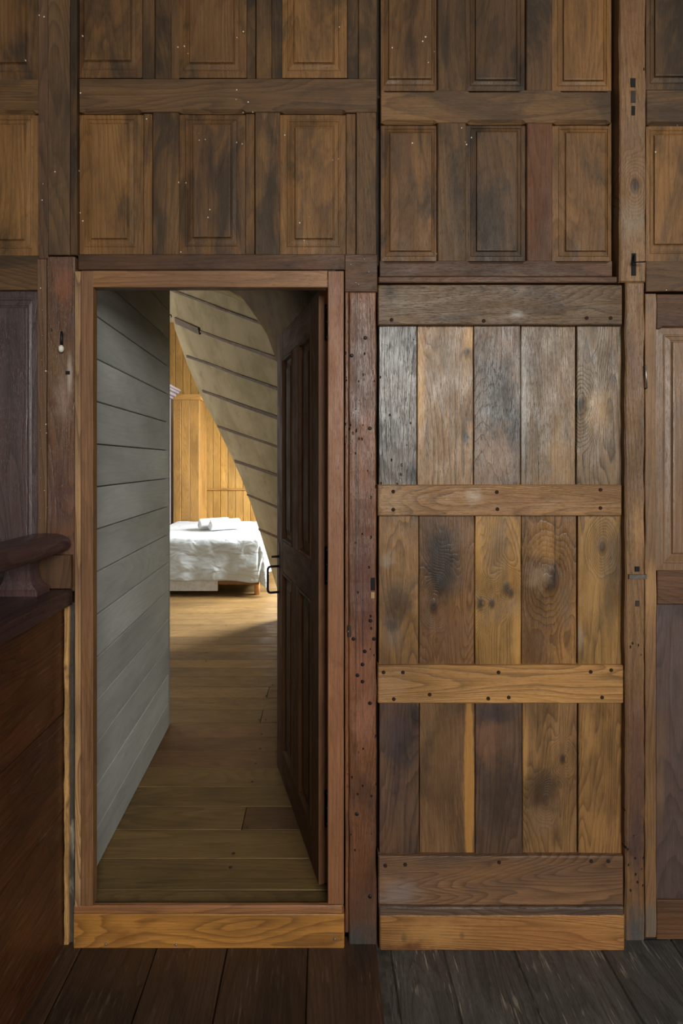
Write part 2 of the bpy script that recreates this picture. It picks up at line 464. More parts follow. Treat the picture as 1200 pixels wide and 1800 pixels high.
raised('panel', wl, (1135, -160, 1400, 158), (1149, -130, 1370, 136), .014, M['oak_dark'])
board('rail', wl, 1136, 158, 1400, 219, .004, M['rail'], axis='x', th=.035, cuts=((1138, 1400),))
raised('panel', wl, (1135, 217, 1400, 460), (1148, 240, 1370, 430), .014, M['oak_warm'])
board('rail', wl, 1135, 459, 1400, 512, .002, M['rail'], axis='x', th=.035, jit=.0015)
board('rail', wl, 1154, 517, 1400, 578, .006, M['rail_red'], axis='x', th=.035, cuts=((1158, 1400),))
M['oak_grey'] = wood('oak_greyed', (114, 84, 57), (78, 57, 41), var=.03, stain=(62, 48, 44), stain_amt=.6, rings=8, ring_amt=.4, rough=.42, spec=.6)
raised('panel', wl, (1151, 577, 1400, 1005), (1180, 602, 1370, 972), .012, M['oak_grey'])
board('rail', wl, 1155, 1003, 1400, 1062, .006, M['rail_red'], axis='x', th=.035)
M['plum_r'] = wood('plum_panel_right', (82, 64, 58), (56, 45, 44), var=.03, stain=(46, 39, 41), stain_amt=.6, rings=10, ring_amt=.5, rough=.4, spec=.6, pores=.5,
                   spots=((1164, 1400, 9, 70, (128, 94, 62), .4, .1), (1165, 1300, 14, 60, (110, 82, 58), .4)))
plank_r = board('panel', wl, 1152, 1062, 1400, 1583, .012, M['plum_r'], th=.03, ch=.003)
board('rail', wl, 1154, 1583, 1400, 1652, .004, M['rail_red'], axis='x', th=.035)

# pegs and nails of the wall (round heads)
iron = plain('iron_black', (34, 33, 33), .5, .7, 90, .25, .3)
pegm = plain('peg_wood', (46, 33, 24), .85, 0, 120, .3, .4, spec=.15)
nailm = plain('nail_steel', (120, 114, 104), .5, .6, 90, .2, .2)
def head_mesh(r, h, n=8, mat=None):
    v = [(r * math.cos(2 * math.pi * k / n), 0.004, r * math.sin(2 * math.pi * k / n)) for k in range(n)]
    v += [(r * math.cos(2 * math.pi * k / n), -h * .4, r * math.sin(2 * math.pi * k / n)) for k in range(n)]
    v += [(.55 * r * math.cos(2 * math.pi * k / n), -h, .55 * r * math.sin(2 * math.pi * k / n)) for k in range(n)]
    f = [(a * n + k, a * n + (k + 1) % n, a * n + n + (k + 1) % n, a * n + n + k) for a in (0, 1) for k in range(n)]
    f.append(tuple(2 * n + k for k in range(n))); f.append(tuple(range(n)))
    me = mesh('head', v, f)
    if mat: me.materials.append(mat)
    return me
HM = {'peg': head_mesh(.0062, .0014, 8, pegm), 'nail': head_mesh(.0042, .0026, 8, nailm), 'stud': head_mesh(.006, .003, 8, iron), 'pin': head_mesh(.003, .0015, 6, nailm)}
def heads(kind, name, parent, pts, y):
    for (a, b) in pts:
        link(name, HM[kind], W(a, b, y - .001), parent, None)
heads('stud', 'nail', pm, ((642, 594), (650, 753), (618, 625), (641, 1145), (628, 1187), (637, 1168), (637, 1198), (650, 1236), (651, 1091), (621, 1123), (657, 1123), (627, 1431), (650, 1576)), -.008)
heads('pin', 'nail', pm, ((647, 526), (631, 709), (630, 725), (643, 701), (649, 874), (617, 778), (616, 796), (637, 825), (655, 650), (612, 1110), (622, 1210)), -.008)
heads('pin', 'nail', lst, ((74, 545), (74, 590), (73, 633), (73, 671), (72, 709), (71, 757), (71, 788), (71, 840), (70, 911)), .000)
heads('pin', 'nail', blk, ((616, 465), (640, 456), (625, 497), (648, 478), (630, 500)), -.002)

# ------------------------------------------------------------------ doorway casing and sill
M['casing'] = wood('casing_oak', (126, 88, 56), (94, 62, 40), stain=(96, 62, 40), stain_amt=.35, rings=8, ring_amt=.3, pores=.55, rough=.5, var=.06, fiber=.4)
M['casing_x'] = wood('casing_oak_head', (140, 98, 60), (98, 66, 40), 'x', stain=(96, 66, 44), stain_amt=.4, rings=12, ring_amt=.6, rough=.5, var=.06)
M['casing_r'] = wood('casing_oak_hinge_side', (140, 93, 60), (108, 68, 44), stain=(112, 68, 42), stain_amt=.35, rings=6, ring_amt=.25, pores=.6, rough=.5, var=.04)
M['cas_strip'] = wood('casing_strip', (172, 134, 92), (110, 74, 46), stain=(100, 66, 44), stain_amt=.45, rings=10, ring_amt=.9, rough=.5, var=.04)
casing = empty('trim_1', W(367, 1593, 0), 'warm brown oak casing around the open doorway', 'door frame', kind='structure')
board('jamb', casing, 142, 476, 163, 1594, -.022, M['casing'], th=.03, ch=.002, jit=.0006)
board('cover_strip', casing, 130.5, 476, 141, 1600, -.020, M['cas_strip'], th=.06, ch=.003, jit=.0012, seg=40)
board('head', casing, 142, 475.5, 575.5, 505, -.020, M['casing_x'], th=.03, axis='x', ch=.002)
board('jamb', casing, 576, 476, 604, 1590, -.024, M['casing_r'], th=.05, ch=.002, jit=.0006)
# inner stop the door leaf closes against
sill = empty('trim_2', W(367, 1667, 0), 'honey-coloured oak sill board below the open doorway', 'sill', kind='structure')
M['sill'] = wood('sill_oak', (176, 120, 54), (118, 74, 30), 'x', stain=(96, 60, 28), stain_amt=.35, rings=16, ring_amt=.75, rough=.45, fig=4, var=.03,
                 spots=((220, 1640, 40, 22, (120, 74, 34), .5), (560, 1650, 50, 20, (110, 66, 28), .4)))
M['nosing'] = wood('nosing_oak', (150, 100, 60), (100, 66, 40), 'x', stain=(84, 58, 40), stain_amt=.4, rings=10, rough=.45, var=.03)
sb = board('riser', sill, 128.5, 1607.5, 605, 1668, -.022, M['sill'], th=.06, axis='x', ch=.003)
board('nosing', sill, 128.5, 1593, 602, 1607, -.022, M['nosing'], th=.013, axis='x', ch=.004, jit=.0012)
heads('nail', 'screw', sb, ((186, 1660), (309, 1661), (588, 1651)), -.022)

# ------------------------------------------------------------------ the closed plank door
door = empty('door_1', W(881, 1672, 0), 'closed wide plank door of old oak with four rails', 'door', kind='structure')
PL = dict(rings=13, ring_amt=.75, pores=.45, rough=.40, spec=.45, stain_lo=.44, bump=.6, var=.04, stain_scale=6, ripple=1.6)
def pw(i, light, dark, **kw):
    kw.setdefault('stain', (46, 33, 23))
    a = dict(PL); a.update(kw)
    a['stain_amt'] = min(.85, a.get('stain_amt', .5) + (.24 if i > 5 else .15))
    a['stain_w'] = .24
    return wood('door_plank_%d' % i, light, dark, **a)
GL, GD = (150, 124, 96), (102, 82, 62)
X1 = (665, 733, 832, 915, 1013, 1093)
X2 = (665, 736, 834, 916, 1015, 1095)
X3 = (666, 737, 835, 918, 1016, 1097)
row_1 = [  # lighter grey patches put the window's sheen into the plank colour
 pw(1, (98, 87, 76), (62, 54, 46), rough=.24, bump=.7, pits=.16, stain=(46, 42, 40), stain_amt=.5, spots=((690, 610, 30, 50, (120, 118, 116), .5), (720, 620, 14, 40, (40, 34, 30), .7), (683, 612, 9, 9, BLK, .9), (690, 760, 24, 40, (48, 44, 40), .5), (672, 800, 12, 40, (40, 36, 34), .7), (726, 835, 12, 20, BLK, .8))),
 pw(2, (142, 108, 71), (94, 69, 45), rings=18, ring_amt=.9, fig=4, stain_amt=.3, spots=((778, 650, 42, 80, (130, 112, 94), .6), (740, 680, 9, 120, (196, 152, 96), .7), (826, 590, 10, 40, (196, 150, 92), .7), (821, 768, 8, 14, BLK, .8), (824, 620, 8, 10, BLK, .8))),
 pw(3, (112, 87, 66), (72, 56, 43), stain_amt=.4, rough=.36, spots=((876, 690, 34, 70, (50, 41, 33), .88, .3), (903, 745, 17, 64, (38, 31, 26), .88, .3), (880, 800, 34, 50, (142, 112, 88), .5))),
 pw(4, (126, 97, 65), (88, 67, 46), stain_amt=.25, rough=.36, ring_amt=.4, spots=((926.5, 790, 1.3, 64, BLK, .9, .6), (949, 815, 1.0, 36, BLK, .8, .6), (922, 700, 7, 140, (150, 146, 138), .6), (985, 800, 22, 60, (160, 122, 76), .5))),
 pw(5, (124, 97, 66), (70, 54, 38), rings=18, ring_amt=1.0, fig=4, stain_amt=.3, knots=((1024, 712, 11),), spots=((1035, 610, 26, 60, (112, 100, 88), .6), (1078, 640, 14, 50, (78, 64, 52), .7), (1055, 720, 22, 40, (178, 140, 92), .5))),
]
row_2 = [
 pw(6, (128, 92, 52), (82, 58, 36), stain_amt=.4, spots=((690, 1100, 12, 10, BLK, .85), (692, 1110, 20, 40, (96, 84, 74), .5), (680, 985, 16, 16, (150, 132, 112), .5), (700, 1060, 30, 46, (64, 47, 32), .8))),
 pw(7, (122, 84, 48), (78, 54, 34), rings=20, stain_amt=.4, knots=((775, 1030, 11), (764, 1068, 8)), spots=((775, 985, 44, 80, (40, 31, 24), .92, .3), (815, 940, 24, 26, (120, 92, 66), .5), (785, 1120, 44, 50, (108, 72, 42), .5))),
 pw(8, (158, 116, 60), (104, 74, 40), stain_amt=.3, rings=18, knots=((845, 1062, 8), (866, 1062, 6), (892, 1036, 8), (899, 1043, 6)), spots=((880, 960, 24, 60, (100, 76, 52), .5), (912, 1120, 12, 60, (176, 130, 68), .7, .3), (842, 960, 9, 60, (180, 132, 66), .5))),
 pw(9, (146, 104, 60), (98, 68, 42), stain_amt=.35, rough=.34, bump=1.2, knots=((972, 1020, 14),), spots=((978, 965, 1.4, 64, BLK, .9, .6), (950, 1020, 28, 26, (150, 122, 94), .55), (1000, 1060, 16, 60, (110, 84, 60), .6), (950, 1130, 30, 40, (100, 70, 46), .6), (960, 960, 30, 30, (166, 122, 72), .5))),
 pw(10, (150, 112, 62), (104, 74, 42), stain_amt=.3, knots=((1061, 962, 8),), spots=((1065, 950, 22, 30, (92, 68, 44), .5), (1040, 1040, 20, 50, (166, 124, 68), .5), (1022, 1120, 8, 30, (150, 132, 112), .5))),
]
row_3 = [
 pw(11, (98, 72, 54), (64, 47, 38), stain=(48, 40, 42), stain_amt=.6, spots=((690, 1290, 28, 50, (72, 56, 54), .7), (730, 1260, 8, 24, BLK, .7), (690, 1480, 30, 30, (104, 72, 48), .5))),
 pw(12, (116, 84, 54), (82, 58, 40), stain_amt=.35, ring_amt=.4, spots=((826, 1380, 8, 150, (166, 118, 60), .9, .7), (780, 1330, 30, 80, (126, 92, 58), .4))),
 pw(13, (98, 72, 54), (66, 48, 38), stain=(48, 38, 36), stain_amt=.6, spots=((875, 1255, 44, 26, (58, 48, 46), .8), (860, 1310, 26, 40, (124, 84, 60), .5), (878, 1410, 40, 90, (56, 43, 35), .8))),
 pw(14, (134, 98, 60), (92, 66, 42), stain_amt=.5, rings=18, knots=((992, 1338, 6), (960, 1412, 7)), spots=((925, 1320, 7, 70, (176, 130, 72), .7), (955, 1440, 30, 40, (120, 92, 66), .6), (960, 1390, 44, 40, (62, 46, 33), .8))),
 pw(15, (144, 104, 60), (94, 66, 40), stain_amt=.3, rings=20, ring_amt=.7, fig=4, spots=((1060, 1460, 26, 34, (156, 112, 64), .5), (1035, 1300, 14, 60, (170, 126, 74), .5), (1075, 1430, 14, 60, (90, 64, 42), .5))),
]
for X, y0, y1, mats in ((X1, 568, 856, row_1), (X2, 904, 1174, row_2), (X3, 1234, 1511, row_3)):
    for i in range(5):
        g0 = 0.6 if i in (1, 3) else 1.2
        g1 = 2.2 if i == 3 else .6
        board('plank', door, X[i] + g0 * .5, y0, X[i + 1] - g1, y1, (.010, .013, .009, .013, .011)[i], mats[i], th=.025, ch=.002, jit=.0012, seg=16)
RR = dict(axis='x', th=.04, ch=.0035, jit=.0012, seg=16)
rw = dict(axis='x', rings=13, ring_amt=.75, pores=.45, rough=.45, spec=.32, bump=.7, var=.04, stain_scale=6, ripple=1.4)
r1 = board('rail', door, 664, 500, 1094, 571, -.004, wood('door_rail_top', (104, 79, 52), (64, 48, 33), stain=(52, 41, 31), stain_amt=.5, spots=((700, 530, 34, 24, (112, 100, 90), .5), (685, 510, 16, 22, (42, 34, 28), .7), (906, 553, 14, 8, (180, 176, 168), .5, .1), (880, 530, 80, 22, (98, 72, 44), .5)), **rw), **RR)  # grey patches carry window sheen in the rail's colour
r2 = board('rail', door, 664, 852, 1093, 907, -.003, wood('door_rail_second', (148, 108, 66), (100, 70, 44), stain=(84, 60, 40), stain_amt=.4, spots=((830, 872, 16, 14, (190, 178, 164), .4, .1), (690, 880, 36, 30, (150, 122, 92), .5), (900, 880, 70, 20, (124, 82, 44), .5)), **rw), **RR)
r3 = board('rail', door, 664, 1170, 1096, 1237, -.004, wood('door_rail_third', (168, 122, 70), (112, 78, 44), stain=(96, 70, 46), stain_amt=.35, spots=((690, 1205, 36, 30, (152, 120, 92), .4), (900, 1228, 120, 10, (184, 134, 74), .5)), **rw), **RR)
r4 = board('rail', door, 665, 1506, 1096, 1598, -.005, wood('door_rail_bottom', (122, 88, 60), (80, 58, 42), stain=(70, 58, 54), stain_amt=.5, spots=((700, 1570, 44, 30, (128, 116, 112), .55, .1), (860, 1530, 80, 20, (132, 90, 52), .5)), **rw), **RR)
board('rail', door, 666, 1596, 1097, 1612, -.018, wood('door_ledge', (94, 72, 56), (60, 48, 42), stain=(60, 52, 50), stain_amt=.6, **{k: v for k, v in rw.items()}), axis='x', th=.035, ch=.004, jit=.002, seg=30)
board('rail', door, 667, 1609, 1098, 1672, -.020, wood('door_foot_board', (164, 114, 64), (112, 70, 38), stain=(104, 62, 34), stain_amt=.5, spots=((710, 1662, 50, 14, (84, 48, 26), .7), (708, 1637, 6, 10, (60, 44, 32), .8), (808, 1634, 5, 8, (60, 44, 32), .8), (760, 1630, 70, 24, (188, 138, 80), .5), (960, 1640, 120, 40, (134, 84, 46), .4)), **{**rw, 'rings': 26, 'fig': 2.5}), axis='x', th=.07, ch=.004, jit=.0015)
heads('peg', 'peg', r1, ((688, 562), (850, 564), (1031, 559), (1073, 559)), -.004)
heads('peg', 'peg', r2, ((691, 864), (691, 896), (873, 865), (874, 895), (1055, 861), (1055, 893)), -.003)
heads('peg', 'peg', r3, ((674, 1182), (708, 1182), (692, 1229), (755, 1221), (858, 1228), (876, 1182), (894, 1226), (1038, 1181), (1074, 1178), (1058, 1226)), -.004)
heads('peg', 'peg', r4, ((677, 1522), (712, 1520), (877, 1516), (1039, 1514), (1069, 1514)), -.005)

# ------------------------------------------------------------------ ironwork on the posts
hole = plain('hole_dark', (10, 9, 8), .9, 0, 40, .1, .1)
def mortise(parent, x0, y0, x1, y1, y, m=hole):
    board('mortise', parent, x0, y0, x1, y1, y - .0024, m, th=.006, ch=.0006)  # dark plate on the post; the shade of the hole is its colour
posts = [o for o in wl.children if o.name.startswith('post')]
rp = [o for o in posts if abs(o.location.x + WLOC[wl.name].x - W(1112, 0).x) < .02]
rp_up = [o for o in rp if WLOC[o.name].z > 2.2][0]
rp_lo = [o for o in posts if abs(WLOC[o.name].x - W(1116, 0, -.012).x) < .01 and WLOC[o.name].z < 1.5][0]
pl = [o for o in posts if o.data.materials[0] is M['post_l']][0]
greyh = plain('hole_shallow', (44, 34, 28), .8, 0, 60, .3, .3)
for a in ((1108, 137, 1117, 153, hole), (1109, 159, 1117, 180, greyh), (1110, 186, 1116, 202, hole), (1110, 445, 1118, 484, hole)):
    mortise(rp_up, *a[:4], -.012, a[4])
mortise(rp_lo, 1116, 996, 1124, 1005, -.012)
mortise(rp_lo, 1117, 1056, 1124, 1066, -.012, greyh)
mortise(pl, 115, 652, 122, 658, -.006)
mortise(pm, 652, 1016, 659, 1038, -.008)
mortise(pm, 651, 1041, 658, 1052, -.008, M['cas_strip'])  # pale chip of wood, not a hole
mortise(pm, 612, 1100, 617, 1120, -.008, greyh)
latch = link('iron_latch_pin', tube_mesh([W(1114, 448, -.016), W(1114, 462, -.026), W(1117, 461, -.034), W(1134, 460, -.034)], .0022, 8), (0, 0, 0), None, iron, True)
tag(latch, 'small black iron pin in the slot near the top of the right-hand post', 'pin')
st = plain('steel_worn', (150, 148, 142), .35, .8, 80, .15, .2)
staple = link('metal_staple', tube_mesh([W(1134, 642, -.008), W(1134, 643, -.02), W(1135, 660, -.021), W(1136.5, 681, -.02), W(1136.5, 682, -.008)], .0026, 8), (0, 0, 0), None, st, True)
tag(staple, 'thin upright steel staple on the right-hand post beside the plank door', 'staple')
plate = plain_box('strap', None, W(1104, 1017, -.0125), W(1136, 1010, -.0165), plain('plate_grey', (92, 84, 76), .55, .4, 90, .3, .4), ch=.001)
plate.name = 'iron_strap'
tag(plate, 'narrow grey iron strap across the right-hand post below a square hole', 'strap')
hk = empty('wall_hook', W(107, 620, -.006), 'dark iron hook with a white wrapped tip on the left post', 'hook')
link('hook_stem', tube_mesh([W(108.5, 584, -.004), W(108.5, 586, -.016), W(108, 606, -.018)], .0042, 10), (0, 0, 0), hk, iron, True)
bm = bmesh.new(); bmesh.ops.create_icosphere(bm, subdivisions=2, radius=1)
for v in bm.verts:
    q = 1 + .22 * mnoise.noise(v.co * 2.3)
    v.co = Vector((v.co.x * .0085 * q, v.co.y * .008 * q, v.co.z * .0125 * q))
me = bpy.data.meshes.new('tip'); bm.to_mesh(me); bm.free()
link('tip', me, W(107.5, 613, -.018), hk, plain('white_wrap', (200, 196, 182), .8, 0, 60, .15, .4), True)

# ------------------------------------------------------------------ hall floor
floor = plain_box('floor', None, (-2.4, -5.5, -.10), (2.4, .05, .011), plain('joint_dust', (62, 56, 48), .95, 0, 25, .7, .3), kind='structure')
tag(floor, 'dark worn plank floor of the hall in front of the panelled wall', 'floor')
FB = wood('hall_plank_brown', (66, 46, 32), (38, 27, 20), 'y', scratch=.14, stain=(26, 20, 17), stain_amt=.6, rings=9, ring_amt=.5, rough=.42, pores=.5, bump=.8, var=.15, flecks=.05)
FG = wood('hall_plank_black', (74, 70, 66), (44, 42, 40), 'y', scratch=.7, stain=(104, 100, 94), stain_amt=.35, stain_scale=9, stain_lo=.5, rings=9, ring_amt=.6, rough=.5, pores=.5, bump=1.0, var=.12, flecks=.1,
          spots=())
def floor_x(px): return W(px, 0, 0).x
ed = [-80, 20, 148, 279, 401, 541, 661]
for a, b in zip(ed, ed[1:]):
    x0, x1 = floor_x(a) + .0015, floor_x(b) - .0015
    link('plank', board_mesh(x1 - x0, 3.2, .028, 'fy', ch=.003, jit=.0015, seg=24), ((x0 + x1) / 2, -1.58, .012), floor, FB)
ed = [684, 776, 899, 1051, 1183, 1330]
for i, (a, b) in enumerate(zip(ed, ed[1:])):
    x0, x1 = floor_x(a) + .001, floor_x(b) - (.001 if i != 1 else .006)
    link('plank', board_mesh(x1 - x0, 3.2, .028, 'fy', ch=.004, jit=.003, seg=36), ((x0 + x1) / 2, -1.58, .002), floor, FG)
x0, x1 = floor_x(665), floor_x(681)
link('plank', board_mesh(.024, 3.1, .02, 'fy', ch=.004, jit=.003, seg=30), (x1 - .008, -1.62, .001), floor, FG)

# ------------------------------------------------------------------ stair railing on the left
M['mahog'] = wood('railing_dark', (80, 45, 24), (44, 25, 15), 'y', scratch=.12, stain=(24, 14, 11), stain_amt=.5, rings=9, ring_amt=.6, rough=.36, pores=.3, spec=.6, var=.08, flecks=.05)
M['plumrail'] = wood('railing_plum', (64, 44, 42), (40, 27, 27), 'y', stain=(34, 24, 24), stain_amt=.4, rings=8, rough=.3, spec=.6, var=.05)
rail = empty('stair_railing', (-.86, -.2, 0), 'dark stair balustrade with rounded handrail against the left post', 'railing')
zb = [.0, .13, .46, .77, 1.125]
for a, b in zip(zb, zb[1:]):
    link('board', board_mesh(b - a - .003, 1.5, .02, 'wy', ch=.003, jit=.0015, seg=18), (-.843, -.755, (a + b) / 2), rail, M['mahog'])
plain_box('cap_rail', rail, (-1.02, -1.5, 1.122), (-.802, -.008, 1.174), M['plumrail'], ch=.006)
# handrail: flattened oval swept along y
def sweep(profile, ys, endr=True):
    n = len(profile); v, f = [], []
    for (y, s) in ys:
        v += [(px * s, y, pz * s) for px, pz in profile]
    for i in range(len(ys) - 1):
        for k in range(n):
            f.append((i * n + k, i * n + (k + 1) % n, (i + 1) * n + (k + 1) % n, (i + 1) * n + k))
    f.append(tuple(range(n))); f.append(tuple((len(ys) - 1) * n + k for k in range(n)))
    return mesh('sweep', v, f)
prof = []
for k in range(24):
    t = 2 * math.pi * k / 24
    c, s = math.cos(t), math.sin(t)
    prof.append((.082 * math.copysign(abs(c) ** .7, c), .031 * math.copysign(abs(s) ** .8, s) + .006 * (1 - c * c)))
link('handrail', sweep(prof, [(-1.3, 1), (-.9, 1), (-.5, 1), (-.1, 1), (-.02, 1), (-.006, .97), (-.001, .9)]), (-.888, -.002, 1.316), rail, M['plumrail'], True)
def oval_stack(sec, n=4):
    v, f = [], []
    for (z, hx, hy) in sec:
        v += [(-hx, -hy, z), (hx, -hy, z), (hx, hy, z), (-hx, hy, z)]
    for i in range(len(sec) - 1):
        for k in range(4): f.append((i * 4 + k, i * 4 + (k + 1) % 4, i * 4 + 4 + (k + 1) % 4, i * 4 + 4 + k))
    f.append((0, 1, 2, 3)); m = 4 * (len(sec) - 1); f.append((m, m + 1, m + 2, m + 3))
    return mesh('stack', v, f)
link('baluster', oval_stack([(0, .068, .034), (.016, .068, .034), (.020, .060, .03), (.03, .050, .027), (.045, .042, .024), (.075, .038, .022), (.10, .040, .023), (.118, .046, .027)]),
     (-.928, -.075, 1.1735), rail, wood('baluster_plum', (92, 66, 64), (62, 44, 44), stain=(50, 36, 36), stain_amt=.4, rough=.34, spec=.6))
# rounded wall block under the handrail
v, f = [], []
pts = [(.056, -.053), (.056, .053)] + [(-.012 - .05 * math.sin(math.pi * k / 10), .053 * math.cos(math.pi * k / 10)) for k in range(11)]
n = len(pts)
for yy in (-.014, .0): v += [(a, yy, b) for a, b in pts]
f = [tuple(range(n)), tuple(range(n, 2 * n))] + [(k, (k + 1) % n, n + (k + 1) % n, n + k) for k in range(n)]
link('wall_block', mesh('block', v, f), (-.858, -.007, 1.230), rail, wood('block_brown', (96, 66, 42), (62, 42, 28), stain=(44, 30, 22), rings=9, rough=.5))
# pale broken edge strip where the boards meet the wall
M['pale'] = wood('pale_edge', (176, 134, 80), (110, 76, 44), stain=(44, 32, 24), stain_amt=.8, stain_scale=14, stain_lo=.5, rings=6, rough=.7, bump=1.2)
M['dark_edge'] = wood('dark_gap_edge', (62, 56, 50), (26, 23, 20), stain=(150, 140, 124), stain_amt=.7, stain_scale=18, stain_lo=.55, rings=6, rough=.8, bump=1.4)
board('edge_strip', wl, 112, 1066, 120, 1668, -.012, M['pale'], th=.05, jit=.002, seg=50, freq=22)
board('edge_strip', wl, 120.5, 1060, 130, 1668, -.002, M['dark_edge'], th=.04, jit=.002, seg=50, freq=22)  # dark mottled strip in the gap beside the pale edge

# ------------------------------------------------------------------ passage: open panelled door
du = Vector((-.286, .958)).normalized()
ang = math.atan2(du.y, du.x)
leaf = empty('door_2', (-.0096, .070, .150), 'open four-panel brown door swung into the bedroom passage', 'door', kind='structure', rotz=ang)
LW, LT, LH = .70, .036, 2.015
M['leaf'] = wood('leaf_oak', (86, 55, 30), (56, 36, 20), stain=(44, 31, 20), stain_amt=.4, rings=8, ring_amt=.4, rough=.6, spec=.2, var=.06)
M['leaf_x'] = wood('leaf_oak_rail', (86, 55, 30), (56, 36, 20), 'x', stain=(44, 31, 20), stain_amt=.4, rings=8, ring_amt=.4, rough=.6, spec=.2, var=.06)
M['leaf_edge'] = wood('leaf_edge_oak', (140, 98, 66), (104, 68, 44), stain=(88, 58, 40), stain_amt=.4, rings=7, ring_amt=.4, rough=.5, var=.03)
# local frame: x along the leaf from the hinge, +y = the face seen by the camera, z up
def leaf_box(name, x0, x1, z0, z1, y0, y1, m, ch=.0025):
    bm = bmesh.new(); bmesh.ops.create_cube(bm, size=2)
    for v in bm.verts: v.co = Vector((v.co.x * (x1 - x0) / 2, v.co.y * (y1 - y0) / 2, v.co.z * (z1 - z0) / 2))
    bmesh.ops.bevel(bm, geom=list(bm.edges), offset=ch, segments=1, affect='EDGES')
    me = bpy.data.meshes.new('leaf'); bm.to_mesh(me); bm.free()
    return link(name, me, ((x0 + x1) / 2, (y0 + y1) / 2, (z0 + z1) / 2), leaf, m, local=True)
hs = leaf_box('stile', .003, .094, 0, LH, -LT, 0, M['leaf'])
leaf_box('hinge_edge', 0, .0035, 0, LH, -LT, 0, M['leaf_edge'], .0008)
leaf_box('stile', .575, LW, 0, LH, -LT, 0, M['leaf'])
leaf_box('mullion', .282, .386, 1.08, 1.895, -LT, 0, M['leaf'])
leaf_box('mullion', .282, .386, .134, .938, -LT, 0, M['leaf'])
for z0, z1 in ((0, .134), (.938, 1.08), (1.895, LH)):
    leaf_box('rail', .094, .575, z0, z1, -LT, -.0005, M['leaf_x'])
for x0, x1 in ((.094, .282), (.386, .575)):
    for z0, z1 in ((.134, .938), (1.08, 1.895)):
        xc, zc, hx, hz = (x0 + x1) / 2, (z0 + z1) / 2, (x1 - x0) / 2, (z1 - z0) / 2
        def RG(d, y): return (-hx + d, hx - d, -hz + d, hz - d, y)
        me = rings_mesh([RG(0, -.026), RG(0, .001), RG(.006, .004), RG(.012, .001), RG(.018, -.012), RG(.030, -.013), RG(.055, -.006), RG(.058, -.004)])
        link('panel', me, (xc, 0, zc), leaf, M['leaf'], local=True)
for zc, hh in ((1.905, .062), (1.08, .065), (.255, .064)):
    h = leaf_box('hinge', -.0035, .0005, zc - hh, zc + hh, -LT, -LT + .016, iron, .0014)
    for dz in (-.8, .05, .82):
        s_ = bpy.data.objects.new('screw', HM['pin']); COL.objects.link(s_); s_.parent = h
        s_.location = (-.002, 0, dz * hh); s_.rotation_euler = (0, 0, -math.pi / 2)
hx = LW - .045
link('handle', tube_mesh([(hx, 0, .83), (hx, .040, .83), (hx, .047, .832), (hx, .0515, .838), (hx, .053, .847), (hx, .053, .933), (hx, .0515, .942), (hx, .047, .948), (hx, .040, .95), (hx, 0, .95)], .0055, 10), (0, 0, 0), leaf, iron, True, local=True)
leaf_box('lock_plate', hx - .016, hx + .016, .80, 1.06, -.001, .0025, iron, .001)
link('latch_lever', tube_mesh([(hx, 0, .995), (hx, .035, .995)], [.006, .005], 10), (0, 0, 0), leaf, iron, True, local=True)

# ------------------------------------------------------------------ passage and bedroom floor
FZ = .147
fl2 = plain_box('floor_bedroom', None, (-3.4, .04, .02), (1.2, 5.9, FZ - .018), plain('subfloor_brown', (24, 18, 13), .9), kind='structure')
tag(fl2, 'oiled oak plank floor of the passage and bedroom beyond the doorway', 'floor')
M['fl_a'] = wood('bed_floor_oak', (118, 93, 55), (84, 64, 37), 'x', stain=(76, 58, 34), stain_amt=.4, rings=10, ring_amt=.5, pores=.35, rough=.42, var=.16, bump=.35)
M['fl_b'] = wood('bed_floor_oak_brown', (108, 78, 50), (76, 54, 35), 'x', stain=(66, 46, 30), stain_amt=.4, rings=10, ring_amt=.5, pores=.35, rough=.42, var=.16, bump=.35)
jy = [1592, 1565, 1509.5, 1458.7, 1417.8, 1383, 1349.5, 1320.7, 1295.8, 1270.2, 1247.8, 1226.8, 1207.3, 1189.5, 1174.2, 1159.3, 1146, 1132.6, 1119.5, 1108, 1097.8, 1088, 1078, 1068.5]
def fdepth(py): return (CZ - FZ) * F / (py - PY) - D
ys = [fdepth(q) for q in jy]
ys[0] = -.008
while ys[-1] < 5.8: ys.append(ys[-1] + .20)
butt = {3: 429, 9: 460, 11: 471}
allfl = {}
for i, (a, b) in enumerate(zip(ys, ys[1:])):
    x0, x1 = (-.90, .5) if b < 1.1 else (-3.3, 1.1)
    if i == 0: x0, x1 = -.785, .060
    cuts = [x0, x1]
    mats = [M['fl_b'] if i in (6, 7, 8) else M['fl_a']]
    if i in butt:
        cuts = [x0, (butt[i] - PX) * (D + (a + b) / 2) / F, x1]
        mats.append(M['fl_b'])
    for c0, c1, m in zip(cuts, cuts[1:], mats):
        o = link('plank', board_mesh(b - a - .0025, c1 - c0 - .003, .018, 'fx', ch=.0015, jit=.0006, seg=6), ((c0 + c1) / 2, (a + b) / 2, FZ - .009), fl2, m)
        allfl.setdefault(i, o)
fn = head_mesh(.0065, .002, 8, plain('floor_nail', (66, 60, 52), .5, .5, 60, .2, .2))
for (a, b) in ((433.6, 1454), (410, 1500.6), (405, 1525), (443, 1374), (449, 1342), (457, 1316), (459.5, 1290), (455, 1265), (467, 1265), (468, 1223), (479, 1204), (363.5, 1147.5), (385.6, 1122), (397, 1099.5), (362, 1162)):
    d = fdepth(b)
    k = max(i for i, q in enumerate(ys) if q <= d)
    o = bpy.data.objects.new('nail', fn); COL.objects.link(o); par = allfl[k]
    o.parent = par
    o.location = Vector(((a - PX) * (D + d) / F, d, FZ)) - WLOC[par.name]
    o.rotation_euler = (-math.pi / 2, 0, 0)

